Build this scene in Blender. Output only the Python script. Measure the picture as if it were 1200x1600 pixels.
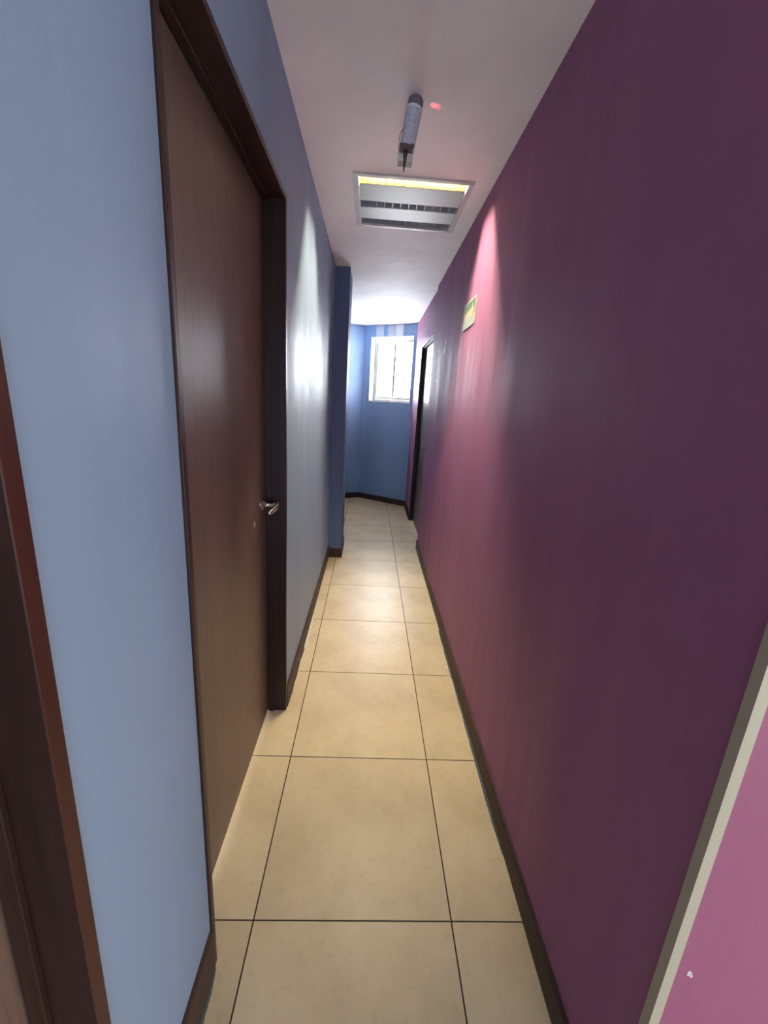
import bpy, bmesh, math, random
from mathutils import Vector, Matrix
random.seed(4)
for o in list(bpy.data.objects): bpy.data.objects.remove(o)
S = bpy.context.scene
C = S.collection

# ------------------------------------------------------------------ camera
cam_d = bpy.data.cameras.new('camera'); cam = bpy.data.objects.new('camera', cam_d); C.objects.link(cam)
cam_d.sensor_fit = 'HORIZONTAL'; cam_d.sensor_width = 36.0; cam_d.lens = 651.8/1200*36
cam_d.clip_start = .02
yaw, pitch, roll = -.0448, -.2544, .0605
cy, sy, cp, sp, cr, sr = math.cos(yaw), math.sin(yaw), math.cos(pitch), math.sin(pitch), math.cos(roll), math.sin(roll)
fw = Vector((-sy*cp, cy*cp, sp)); r0 = Vector((cy, sy, 0)); u0 = r0.cross(fw)
rt = cr*r0 + sr*u0; up = -sr*r0 + cr*u0
Mx = Matrix((( rt.x, up.x, -fw.x, 0), (rt.y, up.y, -fw.y, 0), (rt.z, up.z, -fw.z, 1.52), (0, 0, 0, 1)))
cam.matrix_world = Mx
S.camera = cam

# ------------------------------------------------------------------ world, lights, exposure
w = bpy.data.worlds.new('sky'); S.world = w; w.use_nodes = True
bg = w.node_tree.nodes['Background']; bg.inputs[0].default_value = (.87, .93, 1.0, 1); bg.inputs[1].default_value = 20.0
S.view_settings.view_transform = 'Standard'; S.view_settings.look = 'None'
S.view_settings.gamma = 1; S.view_settings.use_curve_mapping = False
S.view_settings.exposure = 1.25

def area(name, loc, rot, sx, sy_, power, col, portal=False):
    l = bpy.data.lights.new(name, 'AREA'); l.shape = 'RECTANGLE'; l.size = sx; l.size_y = sy_
    l.energy = power; l.color = col
    if portal: l.cycles.is_portal = True
    o = bpy.data.objects.new(name, l); C.objects.link(o); o.location = loc; o.rotation_euler = rot
    return o
# daylight of the lobby to the right behind the photographer (a window in its side wall)
area('lobby_daylight', (2.55, -.95, .82), (0, math.radians(90), 0), 1.15, 2.2, 24, (1.0, .95, .84))
# added fill light straight behind the photographer, to brighten the mid corridor
area('lobby_back_fill', (.55, -2.36, 1.05), (math.radians(90), 0, math.radians(180)), 1.5, 1.2, 38, (1.0, .96, .90))
# added overhead fill light in the lobby, behind the photographer
area('lobby_overhead_fill', (.6, -1.3, 2.58), (0, 0, 0), .6, .6, 2.5, (1.0, .93, .82))

# ------------------------------------------------------------------ dimensions
XL, XR, H, XD = -.357, .5525, 2.62, .595
def xr(y): return XR + .0066*(y-.478)       # the purple wall is very slightly out of parallel
DEP = .083

# ------------------------------------------------------------------ materials
def mat(name):
    m = bpy.data.materials.new(name); m.use_nodes = True
    return m, m.node_tree, m.node_tree.nodes['Principled BSDF']
def plain(name, col, rough=.5, metal=0, spec=.5):
    m, t, b = mat(name)
    b.inputs['Base Color'].default_value = (*col, 1); b.inputs['Roughness'].default_value = rough
    b.inputs['Metallic'].default_value = metal; b.inputs['Specular IOR Level'].default_value = spec
    return m
def noise(t, scale, detail, mp=(1, 1, 1), rough=.5):
    tc = t.nodes.new('ShaderNodeTexCoord'); mpn = t.nodes.new('ShaderNodeMapping'); mpn.inputs['Scale'].default_value = mp
    n = t.nodes.new('ShaderNodeTexNoise'); n.inputs['Scale'].default_value = scale; n.inputs['Detail'].default_value = detail
    n.inputs['Roughness'].default_value = rough
    t.links.new(tc.outputs['Object'], mpn.inputs[0]); t.links.new(mpn.outputs[0], n.inputs['Vector'])
    return n
def ramp(t, src, stops):
    r = t.nodes.new('ShaderNodeValToRGB'); e = r.color_ramp.elements
    e[0].position = stops[0][0]; e[0].color = (*stops[0][1], 1); e[1].position = stops[-1][0]; e[1].color = (*stops[-1][1], 1)
    for p, c in stops[1:-1]:
        k = e.new(p); k.color = (*c, 1)
    t.links.new(src, r.inputs[0]); return r
def bump(t, b, pairs):
    prev = None
    for src, st, dist in pairs:
        bp = t.nodes.new('ShaderNodeBump'); bp.inputs['Strength'].default_value = st; bp.inputs['Distance'].default_value = dist
        t.links.new(src, bp.inputs['Height'])
        if prev: t.links.new(prev.outputs[0], bp.inputs['Normal'])
        prev = bp
    t.links.new(prev.outputs[0], b.inputs['Normal'])
def paint(name, col, rough, r2=.12, wav=.35):
    m, t, b = mat(name)
    n = noise(t, 2.2, 4, (1, 1, .12)); c = ramp(t, n.outputs['Fac'], [(.3, [x*.92 for x in col]), (.7, [min(1, x*1.07) for x in col])])
    t.links.new(c.outputs[0], b.inputs['Base Color'])
    # uneven sheen: roller streaks run up and down the wall
    st = noise(t, 9, 3, (1, 1, .10))
    mr = t.nodes.new('ShaderNodeMapRange'); mr.inputs['From Min'].default_value = .3; mr.inputs['From Max'].default_value = .7
    mr.inputs['To Min'].default_value = rough-r2*.5; mr.inputs['To Max'].default_value = rough+r2*.5
    t.links.new(st.outputs['Fac'], mr.inputs['Value']); t.links.new(mr.outputs[0], b.inputs['Roughness'])
    fine = noise(t, 260, 3); wave = noise(t, 5, 3, (1, 1, .22)); 
    bump(t, b, [(wave.outputs['Fac'], wav, .02), (fine.outputs['Fac'], .25, .0012)])
    b.inputs['Specular IOR Level'].default_value = .25
    return m
M_blue = paint('blue_paint', (.24, .325, .47), .52, .16)
M_blue.node_tree.nodes['Principled BSDF'].inputs['Specular IOR Level'].default_value = .4
M_blue2 = paint('deep_blue_paint', (.25, .37, .56), .55)
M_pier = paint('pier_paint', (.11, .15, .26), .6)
M_purple = paint('purple_paint', (.30, .115, .225), .62, .18)
M_purple_lit = paint('lit_purple_paint', (.30, .092, .165), .6)  # same purple wall paint, tinted pinker where the lobby light falls
M_ceil = paint('ceiling_paint', (.92, .87, .85), .66, .1, .5)
M_white = plain('white_paint', (.82, .82, .80), .45)
M_reveal = plain('window_reveal_paint', (.85, .85, .84), .6)

def wood(name, a, bcol, c, rough, vertical=True, sc=1.0):
    m, t, b = mat(name)
    n = noise(t, 14*sc, 6, (3.5, 3.5, .16) if vertical else (3.5, .16, 3.5), .6)
    n2 = noise(t, 3, 3, (1.5, 1.5, .12))
    mx = t.nodes.new('ShaderNodeMath'); mx.operation = 'ADD'; t.links.new(n.outputs['Fac'], mx.inputs[0])
    mm = t.nodes.new('ShaderNodeMath'); mm.operation = 'MULTIPLY_ADD'; mm.inputs[1].default_value = .6; mm.inputs[2].default_value = -.3
    t.links.new(n2.outputs['Fac'], mm.inputs[0]); t.links.new(mm.outputs[0], mx.inputs[1])
    b.inputs['Specular IOR Level'].default_value = .35
    r = ramp(t, mx.outputs[0], [(.2, a), (.5, bcol), (.85, c)]); t.links.new(r.outputs[0], b.inputs['Base Color'])
    b.inputs['Roughness'].default_value = rough
    bump(t, b, [(n.outputs['Fac'], .12, .003)])
    return m
M_leaf = wood('brown_veneer', (.115, .071, .056), (.165, .106, .084), (.215, .142, .112), .42, sc=2.2)
M_leaf2 = wood('glossy_dark_veneer', (.06, .036, .028), (.09, .055, .042), (.12, .075, .055), .38, sc=2)
M_frame = wood('dark_stained_wood', (.016, .007, .006), (.030, .012, .009), (.055, .021, .013), .42)
M_frame2 = wood('reddish_stained_wood', (.04, .011, .009), (.062, .017, .013), (.10, .032, .022), .4)
M_base = wood('skirting_wood', (.030, .015, .011), (.048, .025, .018), (.068, .038, .028), .6, False)
M_steel = plain('satin_chrome', (.62, .58, .55), .22, 1)
M_alu = plain('pale_aluminium', (.34, .34, .33), .5)
M_bead = plain('cream_bead', (.40, .365, .27), .6)
M_grout = plain('dark_grout', (.045, .030, .022), .9)

def tile_mat():
    m, t, b = mat('beige_ceramic')
    n = noise(t, 3.5, 6, (1, 1, 1), .6); c = ramp(t, n.outputs['Fac'], [(.28, (.47, .37, .225)), (.5, (.585, .47, .295)), (.72, (.66, .54, .35))])
    sp_ = noise(t, 38, 5); c2 = ramp(t, sp_.outputs['Fac'], [(.28, (.82, .80, .78)), (.45, (1, 1, 1))])
    mx = t.nodes.new('ShaderNodeMix'); mx.data_type = 'RGBA'; mx.blend_type = 'MULTIPLY'; mx.inputs[0].default_value = .5
    t.links.new(c.outputs[0], mx.inputs[6]); t.links.new(c2.outputs[0], mx.inputs[7])
    oi = t.nodes.new('ShaderNodeObjectInfo'); hv = t.nodes.new('ShaderNodeHueSaturation')
    mr = t.nodes.new('ShaderNodeMapRange'); mr.inputs['To Min'].default_value = .95; mr.inputs['To Max'].default_value = 1.05
    t.links.new(oi.outputs['Random'], mr.inputs['Value']); t.links.new(mr.outputs[0], hv.inputs['Value'])
    t.links.new(mx.outputs[2], hv.inputs['Color']); t.links.new(hv.outputs[0], b.inputs['Base Color'])
    rr = t.nodes.new('ShaderNodeMapRange'); rr.inputs['To Min'].default_value = .29; rr.inputs['To Max'].default_value = .44; b.inputs['Specular IOR Level'].default_value = .36
    t.links.new(n.outputs['Fac'], rr.inputs['Value']); t.links.new(rr.outputs[0], b.inputs['Roughness'])
    bump(t, b, [(sp_.outputs['Fac'], .18, .002)])
    return m
M_tile = tile_mat()

# ------------------------------------------------------------------ helpers
def box(bm, a, b, mi=0):
    (x0, y0, z0), (x1, y1, z1) = a, b
    v = [bm.verts.new(p) for p in ((x0,y0,z0),(x1,y0,z0),(x1,y1,z0),(x0,y1,z0),(x0,y0,z1),(x1,y0,z1),(x1,y1,z1),(x0,y1,z1))]
    for f in ((0,3,2,1),(4,5,6,7),(0,1,5,4),(1,2,6,5),(2,3,7,6),(3,0,4,7)):
        q = bm.faces.new([v[i] for i in f]); q.material_index = mi
    return v
def prism(bm, pts, z0, z1):
    n = len(pts)
    a = [bm.verts.new((p[0], p[1], z0)) for p in pts]; b = [bm.verts.new((p[0], p[1], z1)) for p in pts]
    bm.faces.new(a[::-1]); bm.faces.new(b)
    for i in range(n): bm.faces.new((a[i], a[(i+1) % n], b[(i+1) % n], b[i]))
def tube(bm, path, rad, seg=12, caps=True):
    rings = []
    P = [Vector(p) for p in path]; R = rad if isinstance(rad, (list, tuple)) else [rad]*len(P)
    for i, p in enumerate(P):
        d = (P[min(i+1, len(P)-1)] - P[max(i-1, 0)]).normalized()
        s = d.cross(Vector((0, 0, 1)));
        if s.length < .05: s = d.cross(Vector((0, 1, 0)))
        s.normalize(); t = s.cross(d)
        rings.append([bm.verts.new(p + (s*math.cos(k*2*math.pi/seg) + t*math.sin(k*2*math.pi/seg))*R[i]) for k in range(seg)])
    for a, b in zip(rings, rings[1:]):
        for k in range(seg): bm.faces.new((a[k], a[(k+1) % seg], b[(k+1) % seg], b[k]))
    if caps: bm.faces.new(rings[0][::-1]); bm.faces.new(rings[-1])
def obj(name, bm, m, parent=None, bevel=0, smooth=False, seg=2):
    bmesh.ops.recalc_face_normals(bm, faces=bm.faces)
    me = bpy.data.meshes.new(name); bm.to_mesh(me); bm.free()
    for mm in (m if isinstance(m, (list, tuple)) else [m]): me.materials.append(mm)
    if smooth:
        for p in me.polygons: p.use_smooth = True
    o = bpy.data.objects.new(name, me); C.objects.link(o)
    if parent: o.parent = parent
    if bevel:
        bv = o.modifiers.new('bevel', 'BEVEL'); bv.width = bevel; bv.segments = seg; bv.limit_method = 'ANGLE'
    return o
def empty(name, loc):
    o = bpy.data.objects.new(name, None); C.objects.link(o); o.location = loc; o.empty_display_size = .1
    return o
def struct(o, label=None):
    o['kind'] = 'structure'
    if label: o['label'] = label
    return o
def thing(o, label, cat, group=None):
    o['label'] = label; o['category'] = cat
    if group: o['group'] = group
    return o
def local(bm, root):           # geometry given in world metres, moved into the root's frame
    bmesh.ops.translate(bm, verts=bm.verts, vec=-Vector(root.location))
    return bm

# ------------------------------------------------------------------ walls
# left wall: openings for the near door (y -.57 .. .434) and the middle door (y .80 .. 1.81)
LT = XL-.14; ZD = 2.245
bm = bmesh.new()
for y0, y1, z0 in ((-2.4, -.57, 0), (-.57, .434, ZD), (.434, .80, 0), (.80, 1.81, ZD), (1.81, 3.95, 0)):
    box(bm, (LT, y0, z0), (XL, y1, H))
bmesh.ops.remove_doubles(bm, verts=bm.verts, dist=1e-5)
struct(obj('wall_left', bm, M_blue), 'pale blue grey painted wall along the left of the corridor')
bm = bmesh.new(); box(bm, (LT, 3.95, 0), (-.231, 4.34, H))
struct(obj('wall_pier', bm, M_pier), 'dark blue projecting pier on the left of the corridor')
# left wall beyond the pier, with the far left door
bm = bmesh.new()
for y0, y1, z0 in ((4.34, 5.55, 0), (5.55, 6.50, 2.24), (6.50, 6.62, 0)):
    box(bm, (LT, y0, z0), (-.36, y1, H))
struct(obj('wall_far_left', bm, M_blue2), 'blue wall behind the pier')
# right wall, with its outer corner next to the photographer
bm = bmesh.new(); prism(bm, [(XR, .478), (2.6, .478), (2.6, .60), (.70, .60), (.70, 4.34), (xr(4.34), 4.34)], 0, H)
o = obj('wall_right', bm, [M_purple, M_purple_lit]); struct(o, 'long dark purple wall on the right')
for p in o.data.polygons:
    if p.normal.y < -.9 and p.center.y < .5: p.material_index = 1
bm = bmesh.new()
for y0, y1, z0 in ((4.34, 4.36, 0), (4.36, 5.48, 2.235), (5.48, 6.40, 0)):
    box(bm, (XD, y0, z0), (.74, y1, H))
struct(obj('wall_far_right', bm, M_purple), 'purple wall with a door at the far right end')
# end walls
EA, EB = Vector((-.135, 6.74)), Vector((.60, 6.25)); ET = (EB-EA).normalized(); EN = Vector((-ET.y, ET.x))   # EN points outwards
def E3(u, d, z): p = EA + ET*u + EN*d; return (p.x, p.y, z)
def ebox(bm, u0, u1, d0, d1, z0, z1):
    v = [bm.verts.new(E3(*p)) for p in ((u0,d0,z0),(u1,d0,z0),(u1,d1,z0),(u0,d1,z0),(u0,d0,z1),(u1,d0,z1),(u1,d1,z1),(u0,d1,z1))]
    for f in ((0,3,2,1),(4,5,6,7),(0,1,5,4),(1,2,6,5),(2,3,7,6),(3,0,4,7)): bm.faces.new([v[i] for i in f])
U0, U1, W0, W1, UL = .108, .835, 1.54, 2.465, 1.1
bm = bmesh.new()
ebox(bm, 0, U0, 0, .16, 0, H); ebox(bm, U1, UL, 0, .16, 0, H); ebox(bm, U0, U1, 0, .16, 0, W0); ebox(bm, U0, U1, 0, .16, W1, H)
struct(obj('wall_end', bm, M_blue2), 'blue end wall below and around the window')
bm = bmesh.new(); prism(bm, [(-.36, 6.62), (-.135, 6.74), (-.10, 6.95), (-.50, 6.80), (-.50, 6.62)], 0, H)
struct(obj('wall_end_left', bm, M_blue2), 'narrow blue wall beside the far left door')
# lobby behind the photographer
bm = bmesh.new(); box(bm, (LT, -2.52, 0), (2.72, -2.4, H)); struct(obj('wall_back', bm, M_blue))
bm = bmesh.new(); box(bm, (2.6, -2.4, 0), (2.72, .6, H)); struct(obj('wall_lobby', bm, M_blue))
# ceiling: a slab with a hole for the light fitting
FX0, FX1, FY0, FY1 = -.135, .455, 2.435, 3.05
bm = bmesh.new()
for a, b in (((LT, -2.52), (2.72, FY0)), ((LT, FY1), (2.72, 7.1)), ((LT, FY0), (FX0, FY1)), ((FX1, FY0), (2.72, FY1))):
    box(bm, (a[0], a[1], H), (b[0], b[1], H+.14))
box(bm, (FX0-.02, FY0-.02, H+.13), (FX1+.02, FY1+.02, H+.15))
bmesh.ops.remove_doubles(bm, verts=bm.verts, dist=1e-5)
struct(obj('ceiling', bm, M_ceil), 'off white painted ceiling')

# ------------------------------------------------------------------ floor of separate tiles
P, TX, TY = .5987, -.2761, .9109
bm = bmesh.new(); box(bm, (-.62, -2.52, -.10), (2.72, 7.1, -.0025))
floor = obj('floor', bm, M_grout); struct(floor, 'beige ceramic tile floor with dark joints')
g = .0024
def clip_end(pts):
    out = []; f = lambda p: (Vector(p)-EA).dot(EN) - .01
    for i in range(len(pts)):
        a, b = pts[i], pts[(i+1) % len(pts)]; fa, fb = f(a), f(b)
        if fa <= 0: out.append(a)
        if (fa < 0) != (fb < 0):
            t = fa/(fa-fb); out.append((a[0]+(b[0]-a[0])*t, a[1]+(b[1]-a[1])*t))
    return out
for k in range(-6, 10):
    y0 = TY + k*P; y1 = y0 + P
    cols = [(-.46 if k < 5 else -.40, TX), (TX, TX+P)]
    if y0 < .478-.05: cols += [(TX+P, TX+2*P), (TX+2*P, TX+3*P), (TX+3*P, TX+4*P), (TX+4*P, 2.62)]
    else: cols += [(TX+P, xr(y1)+.004 if y1 < 4.2 else .672)]
    for x0, x1 in cols:
        pts = clip_end([(x0+g, y0+g), (x1-g, y0+g), (x1-g, y1-g), (x0+g, y1-g)])
        if len(pts) < 3 or y0 < -2.7: continue
        c = Vector((sum(p[0] for p in pts)/len(pts), sum(p[1] for p in pts)/len(pts), 0))
        bm = bmesh.new(); prism(bm, [(p[0]-c.x, p[1]-c.y) for p in pts], -.006, random.uniform(-.0004, .0))
        t = obj('tile', bm, M_tile, floor); t.location = c

# ------------------------------------------------------------------ skirting boards
def skirt(name, a, b, n, h, th, m=M_base, lab=None):
    # board from a to b, n = unit vector into the room, chamfered top edge
    a, b, n = Vector(a), Vector(b), Vector(n)
    prof = [(0, 0), (th, 0), (th, h-.006), (th-.004, h), (0, h)]
    bm = bmesh.new(); ra = []; rb = []
    for d, z in prof:
        p = a+n*d; q = b+n*d
        ra.append(bm.verts.new((p.x, p.y, z))); rb.append(bm.verts.new((q.x, q.y, z)))
    k = len(prof)
    for i in range(k): bm.faces.new((ra[i], ra[(i+1) % k], rb[(i+1) % k], rb[i]))
    bm.faces.new(ra); bm.faces.new(rb[::-1])
    return struct(obj(name, bm, m), lab)
skirt('baseboard_left', (XL, .436), (XL, .797), (1, 0), .148, .010, lab='short dark brown skirting board between the two near left doors')
skirt('baseboard_left_middle', (XL, 1.815), (XL, 3.95), (1, 0), .118, .009, lab='worn brown skirting board between door and pier')
skirt('baseboard_pier', (XL+.009, 3.95), (-.222, 3.95), (0, -1), .095, .010, lab='brown skirting board across the pier')
skirt('baseboard_pier_side', (-.231, 3.95), (-.231, 4.34), (1, 0), .095, .009)
skirt('baseboard_far_left', (-.36, 4.34), (-.36, 5.55), (1, 0), .09, .009)
skirt('baseboard_right', (XR, .478), (xr(4.338), 4.338), (-1, 0), .092, .012, lab='long dark brown skirting board under the purple wall')
skirt('baseboard_far_right', (XD, 5.485), (XD, 6.245), (-1, 0), .092, .012)
skirt('baseboard_end', E3(.0, 0, 0)[:2], E3(.872, 0, 0)[:2], tuple(-EN), .085, .012, lab='brown skirting board under the window')
sv = Vector((.225, .12)).normalized()
skirt('baseboard_end_left', (-.35, 6.625), (-.138, 6.738), (sv.y, -sv.x), .085, .012)
skirt('baseboard_lobby', (.575, .478), (2.6, .478), (0, -1), .092, .012)

# ragged smears of adhesive and paint left where skirting meets tiles
def smear(name, x, y0, y1, wmin, wmax, sgn, m, lab, n=46, z=.0012):
    bm = bmesh.new(); prev = None; wd = (wmin+wmax)/2
    xb = x
    for i in range(n+1):
        y = y0+(y1-y0)*i/n; x = xb + (xr(y)-XR if sgn < 0 else 0); wd = min(wmax, max(wmin, wd+random.uniform(-.35, .35)*(wmax-wmin)))
        if i in (0, n): wd = .0008
        v = [bm.verts.new((x, y, 0)), bm.verts.new((x+sgn*wd, y, 0)), bm.verts.new((x+sgn*wd*.8, y, z)), bm.verts.new((x, y, z+.004))]
        if prev:
            for k in range(4): bm.faces.new((prev[k], prev[(k+1) % 4], v[(k+1) % 4], v[k]))
        prev = v
    return struct(obj(name, bm, m), lab)
M_adh = plain('old_tile_adhesive', (.58, .54, .46), .8)
M_blusm = plain('blue_grey_paint_smear', (.055, .07, .085), .5)
smear('trim_1', XL+.009, 2.15, 3.05, .004, .022, 1, M_adh, 'ragged pale adhesive smear along the left skirting')
smear('trim_2', XL+.009, 1.83, 2.35, .002, .006, 1, M_blusm, 'grey paint smear along the left skirting', 30, .003)
smear('trim_3', XR-.012, 1.1, 2.62, .004, .009, -1, M_blusm, 'grey blue paint smear along the right skirting', 60, .003)
smear('trim_4', XR-.012, 2.55, 3.6, .002, .009, -1, M_adh, 'pale adhesive smear along the right skirting', 40)
smear('trim_5', XL+.010, .50, .795, .002, .006, 1, M_blusm, 'dark paint smear along the near left skirting', 24, .004)

# L-shaped corner bead on the outer corner of the purple wall
bm = bmesh.new()
prism(bm, [(XR-.003, .475), (XR+.016, .475), (XR+.016, .478), (XR, .478), (XR, .4925), (XR-.003, .4925)], 0, H)
o = obj('trim_6', bm, M_bead); struct(o, 'cream corner bead on the outer corner of the purple wall')

# ------------------------------------------------------------------ doors
def lever(root, base, out, along, lab='satin chrome lever handle'):
    # base: centre on the leaf, out: unit normal, along: unit vector of the lever
    b, n, a = Vector(base), Vector(out), Vector(along)
    bm = bmesh.new()
    tube(bm, [b, b+n*.004, b+n*.007, b+n*.011], [.026, .026, .024, .016], 24)
    h = obj('door_handle', local(bm, root), M_steel, root, smooth=False); h['label'] = lab
    bm = bmesh.new()
    tube(bm, [b+n*.008, b+n*.02, b+n*.045, b+n*.060], [.014, .0095, .009, .010], 16)
    tube(bm, [b+n*.060-a*.010+Vector((0,0,.004)), b+n*.062+a*.02, b+n*.064+a*.06, b+n*.058+a*.10-Vector((0,0,.004)), b+n*.052+a*.115-Vector((0,0,.006))], [.011, .0115, .0105, .0095, .0075], 12)
    obj('lever', local(bm, root), M_steel, h, smooth=True)
    bm = bmesh.new(); tube(bm, [b-Vector((0,0,.075)), b-Vector((0,0,.075))+n*.004], .011, 16)
    return h
def door(name, x, sgn, y0, y1, ztop, lever_y, along, dep, lab, th=.026, face=M_frame, leafm=None):
    """opening from y0 to y1 in a wall whose face is at x; sgn = direction into the room"""
    root = empty(name, (x, (y0+y1)/2, 0)); struct(root, lab)
    xo = x+sgn*.006; xi = x-sgn*(dep+.045)
    bm = bmesh.new()
    e = .0015
    for a, b, z0, z1 in ((y0+e, y0+th, 0, ztop-e), (y1-th, y1-e, 0, ztop-e), (y0+th, y1-th, ztop-th, ztop-e)):
        box(bm, (min(xo, xi), a, z0), (max(xo, xi), b, z1))
    # stop strip behind the leaf edge and groove bead on the lining
    for a, b, z0, z1 in ((y0+th, y0+th+.010, 0, ztop-th), (y1-th-.010, y1-th, 0, ztop-th), (y0+th, y1-th, ztop-th-.010, ztop-th)):
        xa, xb = x-sgn*(dep-.028), x-sgn*(dep-.006)
        box(bm, (min(xa, xb), a, z0), (max(xa, xb), b, z1))
    bmesh.ops.recalc_face_normals(bm, faces=bm.faces)
    for f in bm.faces:
        if f.normal.x*sgn > .9 and abs(f.calc_center_median().x-xo) < .002: f.material_index = 1
    obj('frame', local(bm, root), [M_frame, face], root, bevel=.0015)
    bm = bmesh.new(); xa, xb = x-sgn*dep, x-sgn*(dep+.036)
    box(bm, (min(xa, xb), y0+th+.002, .007), (max(xa, xb), y1-th-.002, ztop-th-.002))
    obj('leaf', local(bm, root), leafm or M_leaf, root, bevel=.0015)
    if lever_y: lever(root, (x-sgn*dep, lever_y, 1.075), (sgn, 0, 0), (0, along, 0))
    return root
d1 = door('door_1', XL, 1, -.57, .434, ZD, None, 1, DEP, 'brown door with reddish frame at the near left', face=M_frame2)
d2 = door('door_2', XL, 1, .80, 1.81, ZD, 1.735, -1, DEP, 'tall brown veneer door in dark frame with chrome lever handle', th=.02)
d3 = door('door_3', XD, -1, 4.362, 5.48, 2.235, 4.50, 1, .045, 'dark glossy door at the far end of the purple wall', leafm=M_leaf2)
d4 = door('door_4', -.36, 1, 5.55, 6.50, 2.24, 5.66, 1, .05, 'door behind the blue pier')
# pale chip in the veneer under the lever
M_chip = plain('bare_chip', (.62, .50, .36), .8)
def chip(parent, cx, cy, cz, sx, s, seed, m):
    random.seed(seed); bm = bmesh.new(); n = 8; a = []; b = []
    for i in range(n):
        r = s*random.uniform(.35, 1); t = i*2*math.pi/n
        a.append(bm.verts.new((cx, cy+r*math.cos(t)*.9, cz+r*math.sin(t)))); b.append(bm.verts.new((cx+sx*.0006, cy+r*math.cos(t)*.9, cz+r*math.sin(t))))
    bm.faces.new(a); bm.faces.new(b)
    for i in range(n): bm.faces.new((a[i], a[(i+1) % n], b[(i+1) % n], b[i]))
    if parent.location.length: local(bm, parent)
    o = obj('chip', bm, m, parent); o['label'] = 'small pale chip'
chip(d2, XL-DEP, 1.61, 1.022, 1, .016, 5, M_chip)

# ------------------------------------------------------------------ window
win = empty('window_1', E3((U0+U1)/2, .1, W0)); struct(win, 'bright two-pane sliding window in the blue end wall')
e = .002
bm = bmesh.new()      # white painted reveal lining
ebox(bm, U0, U0+.012, -.002, .158, W0, W1); ebox(bm, U1-.012, U1, -.002, .158, W0, W1)
ebox(bm, U0+.012, U1-.012, -.002, .158, W0, W0+.012); ebox(bm, U0+.012, U1-.012, -.002, .158, W1-.012, W1)
obj('window_reveal', local(bm, win), M_reveal, win)
F0, F1 = .095, .135
bm = bmesh.new()
ebox(bm, U0+.012, U0+.040, F0, F1, W0+.012, W1-.012); ebox(bm, U1-.040, U1-.012, F0, F1, W0+.012, W1-.012)
ebox(bm, U0+.040, U1-.040, F0, F1, W0+.012, W0+.040); ebox(bm, U0+.040, U1-.040, F0, F1, W1-.040, W1-.012)
obj('window_frame', local(bm, win), M_alu, win)
UM = (U0+U1)/2
m, t, b = mat('clear_glass'); t.nodes.remove(b)
tr = t.nodes.new('ShaderNodeBsdfTransparent'); gl = t.nodes.new('ShaderNodeBsdfGlossy'); gl.inputs['Roughness'].default_value = .02
mxs = t.nodes.new('ShaderNodeMixShader'); mxs.inputs[0].default_value = .06
t.links.new(tr.outputs[0], mxs.inputs[1]); t.links.new(gl.outputs[0], mxs.inputs[2]); t.links.new(mxs.outputs[0], t.nodes['Material Output'].inputs[0])
M_glass = m
for ua, ub, d in ((U0+.040, UM+.022, .100), (UM-.022, U1-.040, .117)):
    bm = bmesh.new(); s = .036; z0, z1 = W0+.041, W1-.041
    ebox(bm, ua, ua+s, d, d+.014, z0, z1); ebox(bm, ub-s, ub, d, d+.014, z0, z1)
    ebox(bm, ua+s, ub-s, d, d+.014, z0, z0+s); ebox(bm, ua+s, ub-s, d, d+.014, z1-s, z1)
    sh = obj('sash', local(bm, win), M_alu, win)
    bm = bmesh.new(); ebox(bm, ua+s, ub-s, d+.005, d+.009, z0+s, z1-s)
    obj('pane', local(bm, win), M_glass, sh)

# three translucent strips of tape from ceiling to window head
m, t, b = mat('translucent_tape')
b.inputs['Base Color'].default_value = (.92, .96, 1, 1); b.inputs['Roughness'].default_value = .4; b.inputs['Alpha'].default_value = .5
M_tape = m
m2, t, b = mat('milky_tape')
b.inputs['Base Color'].default_value = (.95, .98, 1, 1); b.inputs['Roughness'].default_value = .4; b.inputs['Alpha'].default_value = .75
for (ua, ub, zb, mt, lab) in ((.195, .325, 2.385, M_tape, 'leftmost of three translucent tape strips over the window'),
                          (.404, .528, 2.395, M_tape, 'middle translucent tape strip over the window'),
                          (.533, .655, 2.375, m2, 'rightmost and milkiest of the three tape strips over the window')):
    bm = bmesh.new(); ebox(bm, ua, ub, -.0045, -.0030, zb, H-.001)
    thing(obj('tape_strip', bm, mt), lab, 'tape', 'tape strips above the window')

# ------------------------------------------------------------------ ceiling light: recessed three-row louvre fitting
fx = empty('ceiling_light', ((FX0+FX1)/2, (FY0+FY1)/2, H)); thing(fx, 'square recessed louvre light in the ceiling with its near row glowing yellow', 'light')
M_gal = plain('galvanised_panel', (.42, .41, .38), .5, .6)
M_refl = plain('louvre_aluminium', (.52, .54, .57), .4, .5)
M_lit_louvre = plain('lit_row_louvre', (.0165, .0140, .0062), .9, 0, .02)  # lit row: colour darkened and yellowed to set the look of its glow
M_blade = plain('lit_row_blade', (.045, .036, .015), .9, 0, .1)  # lit row's blades, coloured a step brighter so they stand out in the glow
M_dark = plain('fitting_housing', (.30, .32, .34), .5)
bm = bmesh.new(); f = .016; zt, zb = H+.004, H-.010
box(bm, (FX0-.012, FY0-.012, zb), (FX1+.012, FY0+f, zt)); box(bm, (FX0-.012, FY1-f, zb), (FX1+.012, FY1+.012, zt))
box(bm, (FX0-.012, FY0+f, zb), (FX0+f, FY1-f, zt)); box(bm, (FX1-f, FY0+f, zb), (FX1+.012, FY1-f, zt))
obj('frame', local(bm, fx), plain('grey_white_enamel', (.55, .54, .52), .45), fx, bevel=.0015)
bm = bmesh.new(); HX0, HX1, HY0, HY1 = FX0+.004, FX1-.004, FY0+.004, FY1-.004; ht = H+.115
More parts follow.
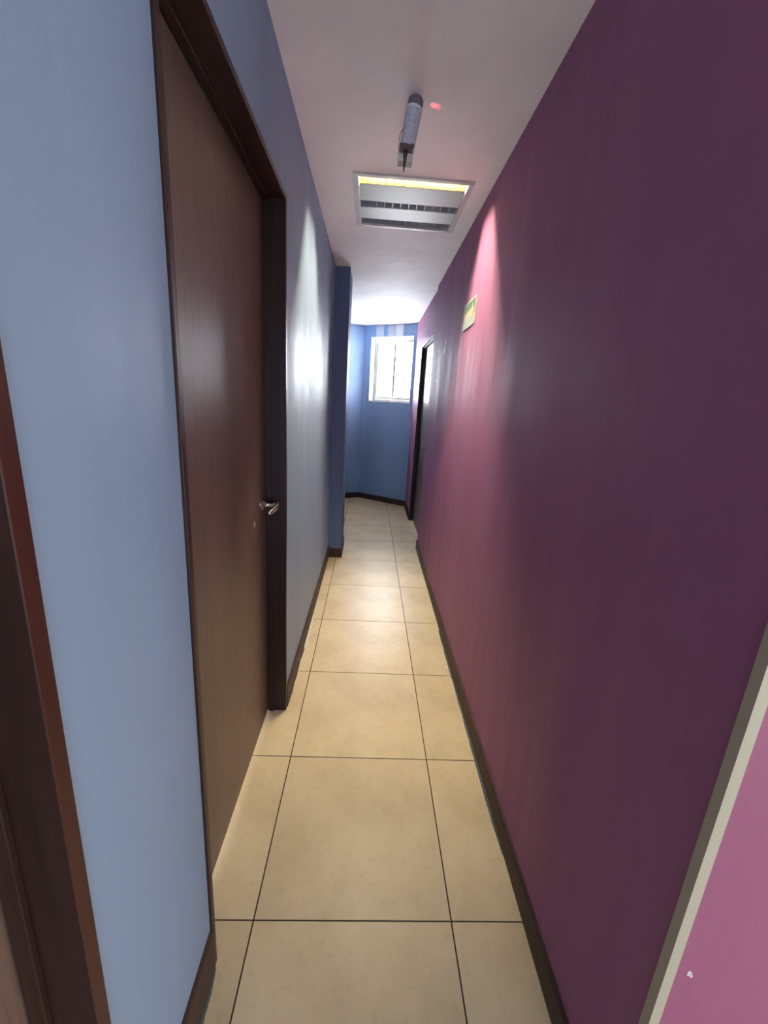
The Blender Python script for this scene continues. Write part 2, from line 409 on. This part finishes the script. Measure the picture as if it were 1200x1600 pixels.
box(bm, (HX0, HY0, H+.004), (HX0+.003, HY1, ht)); box(bm, (HX1-.003, HY0, H+.004), (HX1, HY1, ht))
box(bm, (HX0, HY0, H+.004), (HX1, HY0+.003, ht)); box(bm, (HX0, HY1-.003, H+.004), (HX1, HY1, ht)); box(bm, (HX0, HY0, ht), (HX1, HY1, ht+.004))
obj('housing', local(bm, fx), M_dark, fx)
x0, x1 = FX0+f, FX1-f
rows = [(FY0+f, FY0+f+.088), (2.725, 2.805), (2.955, FY1-f)]
for i, (ya, yb) in enumerate([(rows[0][1], rows[1][0]), (rows[1][1], rows[2][0])]):
    bm = bmesh.new()
    ym = (ya+yb)/2
    # shallow folded reflector panel between two rows of cells
    pr = [(ya, H+.045), (ya+.002, H+.0), (yb-.002, H+.0), (yb, H+.045), (yb-.004, H+.045), (yb-.006, H+.003), (ya+.006, H+.003), (ya+.004, H+.045)]
    a = [bm.verts.new((x0, y, z)) for y, z in pr]; b = [bm.verts.new((x1, y, z)) for y, z in pr]
    for k in range(8): bm.faces.new((a[k], a[(k+1) % 8], b[(k+1) % 8], b[k]))
    bm.faces.new(a); bm.faces.new(b[::-1])
    obj('reflector_panel', local(bm, fx), M_gal, fx)
for i, (ya, yb) in enumerate(rows):
    bm = bmesh.new()
    box(bm, (x0, ya+.001, H+.0), (x1, ya+.004, H+.045)); box(bm, (x0, yb-.004, H+.0), (x1, yb-.001, H+.045))
    lv = obj('louvre', local(bm, fx), M_lit_louvre if i == 0 else M_refl, fx)
    for k in range(13):
        xx = x0 + (x1-x0)*(k+.0)/12; xx = min(max(xx, x0+.001), x1-.002)
        bm = bmesh.new(); box(bm, (xx-.0009, ya+.004, H+.002), (xx+.0009, yb-.004, H+.024))
        obj('blade', local(bm, fx), M_blade if i == 0 else M_refl, lv)
    ym = (ya+yb)/2
    bm = bmesh.new()      # trough above the cells
    box(bm, (x0, ya+.001, H+.0452), (x1, ya+.003, H+.114)); box(bm, (x0, yb-.003, H+.0452), (x1, yb-.001, H+.114))
    obj('trough', local(bm, fx), M_white, fx)
    bm = bmesh.new(); tube(bm, [(x0+.01, ym, H+.075), (x1-.01, ym, H+.075)], .013, 14)
    if i == 0:
        m, t, b = mat('lit_tube'); b.inputs['Emission Color'].default_value = (1, .86, .58, 1); b.inputs['Emission Strength'].default_value = 600
    else: m = plain('unlit_tube', (.75, .77, .78), .3)
    obj('lamp_tube', local(bm, fx), m, fx, smooth=True)
# broken blade ends and a loose wire on the right of the far rows
bm = bmesh.new()
tube(bm, [(.40, 2.985, H-.002), (.415, 3.0, H-.012), (.43, 2.99, H-.004), (.437, 3.02, H-.010)], .0018, 6)
obj('loose_wire', local(bm, fx), M_white, fx)

# ------------------------------------------------------------------ pendant device in front of the light
pd = empty('hanging_alarm', (.112, 1.88, H)); thing(pd, 'small grey cylindrical alarm hanging from the ceiling in front of the light', 'alarm')
M_dk = plain('dark_grey_plastic', (.19, .165, .175), .5)
M_clr, t, b = mat('clear_plastic'); b.inputs['Base Color'].default_value = (.72, .70, .68, 1); b.inputs['Roughness'].default_value = .2; b.inputs['Alpha'].default_value = .45
M_mesh, t, b = mat('pierced_grey_shell')
vo = t.nodes.new('ShaderNodeTexVoronoi'); vo.inputs['Scale'].default_value = 190
tc = t.nodes.new('ShaderNodeTexCoord'); t.links.new(tc.outputs['Object'], vo.inputs['Vector'])
rp = ramp(t, vo.outputs['Distance'], [(.22, (.36, .35, .41)), (.5, (.66, .64, .72))]); t.links.new(rp.outputs[0], b.inputs['Base Color']); b.inputs['Roughness'].default_value = .35
T0 = Vector((.112, 1.88, H)); T1 = Vector((.086, 1.88, 2.455)); D = (T1-T0)
bm = bmesh.new(); tube(bm, [T0+D*.0, T0+D*.05, T0+D*.22], [.022, .028, .029], 28)
obj('cap', local(bm, pd), M_dk, pd, smooth=False)
bm = bmesh.new(); tube(bm, [T0+D*.20, T0+D*.225, T0+D*.25], [.0305, .0312, .0305], 28)
obj('rim', local(bm, pd), M_white, pd)
bm = bmesh.new(); tube(bm, [T0+D*.25, T0+D*.95], [.0302, .0285], 28)
obj('shell', local(bm, pd), M_mesh, pd, smooth=False)
bm = bmesh.new(); c = T1; box(bm, (c.x-.028, c.y-.026, c.z-.001), (c.x+.028, c.y+.026, c.z+.010))
obj('base_plate', local(bm, pd), plain('brown_plate', (.13, .09, .08), .5), pd, bevel=.002)
bm = bmesh.new(); c = T1 - Vector((.003, 0, .045))
for sx in (-1, 1): box(bm, (c.x+sx*.026-.0015, c.y-.02, c.z), (c.x+sx*.026+.0015, c.y+.02, c.z+.044))
box(bm, (c.x-.026, c.y+.017, c.z), (c.x+.026, c.y+.02, c.z+.044)); box(bm, (c.x-.026, c.y-.02, c.z-.001), (c.x-.008, c.y+.02, c.z+.002)); box(bm, (c.x+.008, c.y-.02, c.z-.001), (c.x+.026, c.y+.02, c.z+.002))
obj('bracket', local(bm, pd), M_clr, pd)
bm = bmesh.new(); tube(bm, [c+Vector((0, 0, .044)), c+Vector((0, 0, .030)), c+Vector((-.001, 0, 0)), c+Vector((-.003, 0, -.024))], [.008, .0085, .006, .0015], 12)
obj('spike', local(bm, pd), plain('brown_metal', (.12, .085, .06), .4, .5), pd, smooth=True)
bm = bmesh.new(); bmesh.ops.create_icosphere(bm, subdivisions=2, radius=.003); bmesh.ops.translate(bm, verts=bm.verts, vec=c+Vector((-.003, 0, -.026)))
obj('tip', local(bm, pd), plain('shiny_tip', (.9, .9, .9), .15, 1), pd, smooth=True)
bm = bmesh.new(); tube(bm, [Vector((.074, 1.865, 2.516)), Vector((.060, 1.86, 2.500)), Vector((.055, 1.86, 2.475)), Vector((.055, 1.86, 2.452)), Vector((.058, 1.865, 2.44))], .0012, 6)
obj('wire', local(bm, pd), M_dk, pd, smooth=True)
m, t, b = mat('red_lamp'); b.inputs['Emission Color'].default_value = (1, .06, .05, 1); b.inputs['Emission Strength'].default_value = 1.5
bm = bmesh.new(); bmesh.ops.create_icosphere(bm, subdivisions=2, radius=.0022); bmesh.ops.translate(bm, verts=bm.verts, vec=(.138, 1.892, 2.583))
obj('indicator_lamp', local(bm, pd), m, pd, smooth=True)
sl = bpy.data.lights.new('indicator_beam', 'SPOT'); sl.energy = .12; sl.color = (1, .10, .11); sl.spot_size = math.radians(30); sl.spot_blend = .6; sl.shadow_soft_size = .002
so = bpy.data.objects.new('indicator_beam', sl); C.objects.link(so); so.location = (.143, 1.89, 2.583)
so.rotation_euler = Vector((.042, .022, .037)).to_track_quat('-Z', 'Y').to_euler()

# ------------------------------------------------------------------ sign on the purple wall
sg = empty('wall_sign', (XR+.015, 2.71, 2.07)); thing(sg, 'small green and cream evacuation arrow sign with white border on the purple wall', 'sign')
SY0, SY1, SZ0, SZ1 = 2.56, 2.865, 1.9945, 2.144
XS = xr(2.70)
bm = bmesh.new(); box(bm, (XS-.006, SY0, SZ0), (XS+.001, SY1, SZ1)); obj('board', local(bm, sg), plain('sign_white', (.48, .47, .44), .4), sg, bevel=.001)
def plate(name, pts, x, m):
    bm = bmesh.new(); a = [bm.verts.new((x, *p)) for p in pts]; b = [bm.verts.new((x-.0006, *p)) for p in pts]; n = len(pts)
    bm.faces.new(a); bm.faces.new(b)
    for i in range(n): bm.faces.new((a[i], a[(i+1) % n], b[(i+1) % n], b[i]))
    return obj(name, local(bm, sg), m, sg)
bd = .008
plate('pale_field', [(SY0+bd, SZ0+bd), (SY1-bd, SZ0+bd), (SY1-bd, SZ0+.06), (SY0+bd, SZ0+.06)], XS-.0061, plain('sign_pale', (.27, .31, .24), .4))
plate('green_field', [(SY0+bd, SZ0+.06), (SY1-bd, SZ0+.06), (SY1-bd, SZ1-bd), (SY0+bd, SZ1-bd)], XS-.0061, plain('sign_green', (.085, .15, .09), .4))
# arrow pointing to the far end
ay, az = 2.60, SZ0+.082
plate('arrow', [(2.585, az-.004), (2.645, az+.044), (2.645, az+.016), (2.83, az+.004), (2.83, az-.030), (2.645, az-.026), (2.645, az-.052)], XS-.0070, plain('sign_cream', (.40, .34, .20), .4))

# ------------------------------------------------------------------ pale scratches on the purple wall, chips near the corner
M_scr = plain('bare_plaster_scratch', (.80, .76, .74), .7)
wr = bpy.data.objects['wall_right']
def scratch(y, z, pts, wd):
    bm = bmesh.new()
    for (a, b) in zip(pts, pts[1:]):
        a = Vector((y+a[0], z+a[1])); b = Vector((y+b[0], z+b[1])); d = (b-a).normalized(); n = Vector((-d.y, d.x))*wd
        q = [a+n, b+n*.4, b-n*.4, a-n]
        v = [bm.verts.new((xr(p[0])-.0005, *p)) for p in q]; v2 = [bm.verts.new((xr(p[0])+.0005, *p)) for p in q]
        bm.faces.new(v); bm.faces.new(v2)
        for i in range(4): bm.faces.new((v[i], v[(i+1) % 4], v2[(i+1) % 4], v2[i]))
    o = obj('scratch', bm, M_scr, wr); o['label'] = 'pale scratch in the purple paint'
scratch(3.63, 1.99, [(.03, -.045), (-.04, .02), (-.09, .05)], .007)
scratch(3.63, 1.95, [(.0, -.0), (-.11, .035)], .004)
scratch(3.90, 1.985, [(.0, .0), (.02, .015)], .009)
scratch(3.95, 1.94, [(.0, .0), (.01, -.05)], .006)
scratch(3.86, 1.73, [(.0, .0), (.02, .02)], .007)
bm = bmesh.new(); 
random.seed(9)
for k in range(5):
    y = .478; x = XR+.045+random.uniform(-.004, .004); z = .60+random.uniform(-.006, .006); s = .003
    box(bm, (x-s*.5, y-.0006, z-s), (x+s*.5, y+.0004, z+s))
o = obj('chip', bm, M_scr, wr); o['label'] = 'tiny pale chip in the lobby-side purple paint'
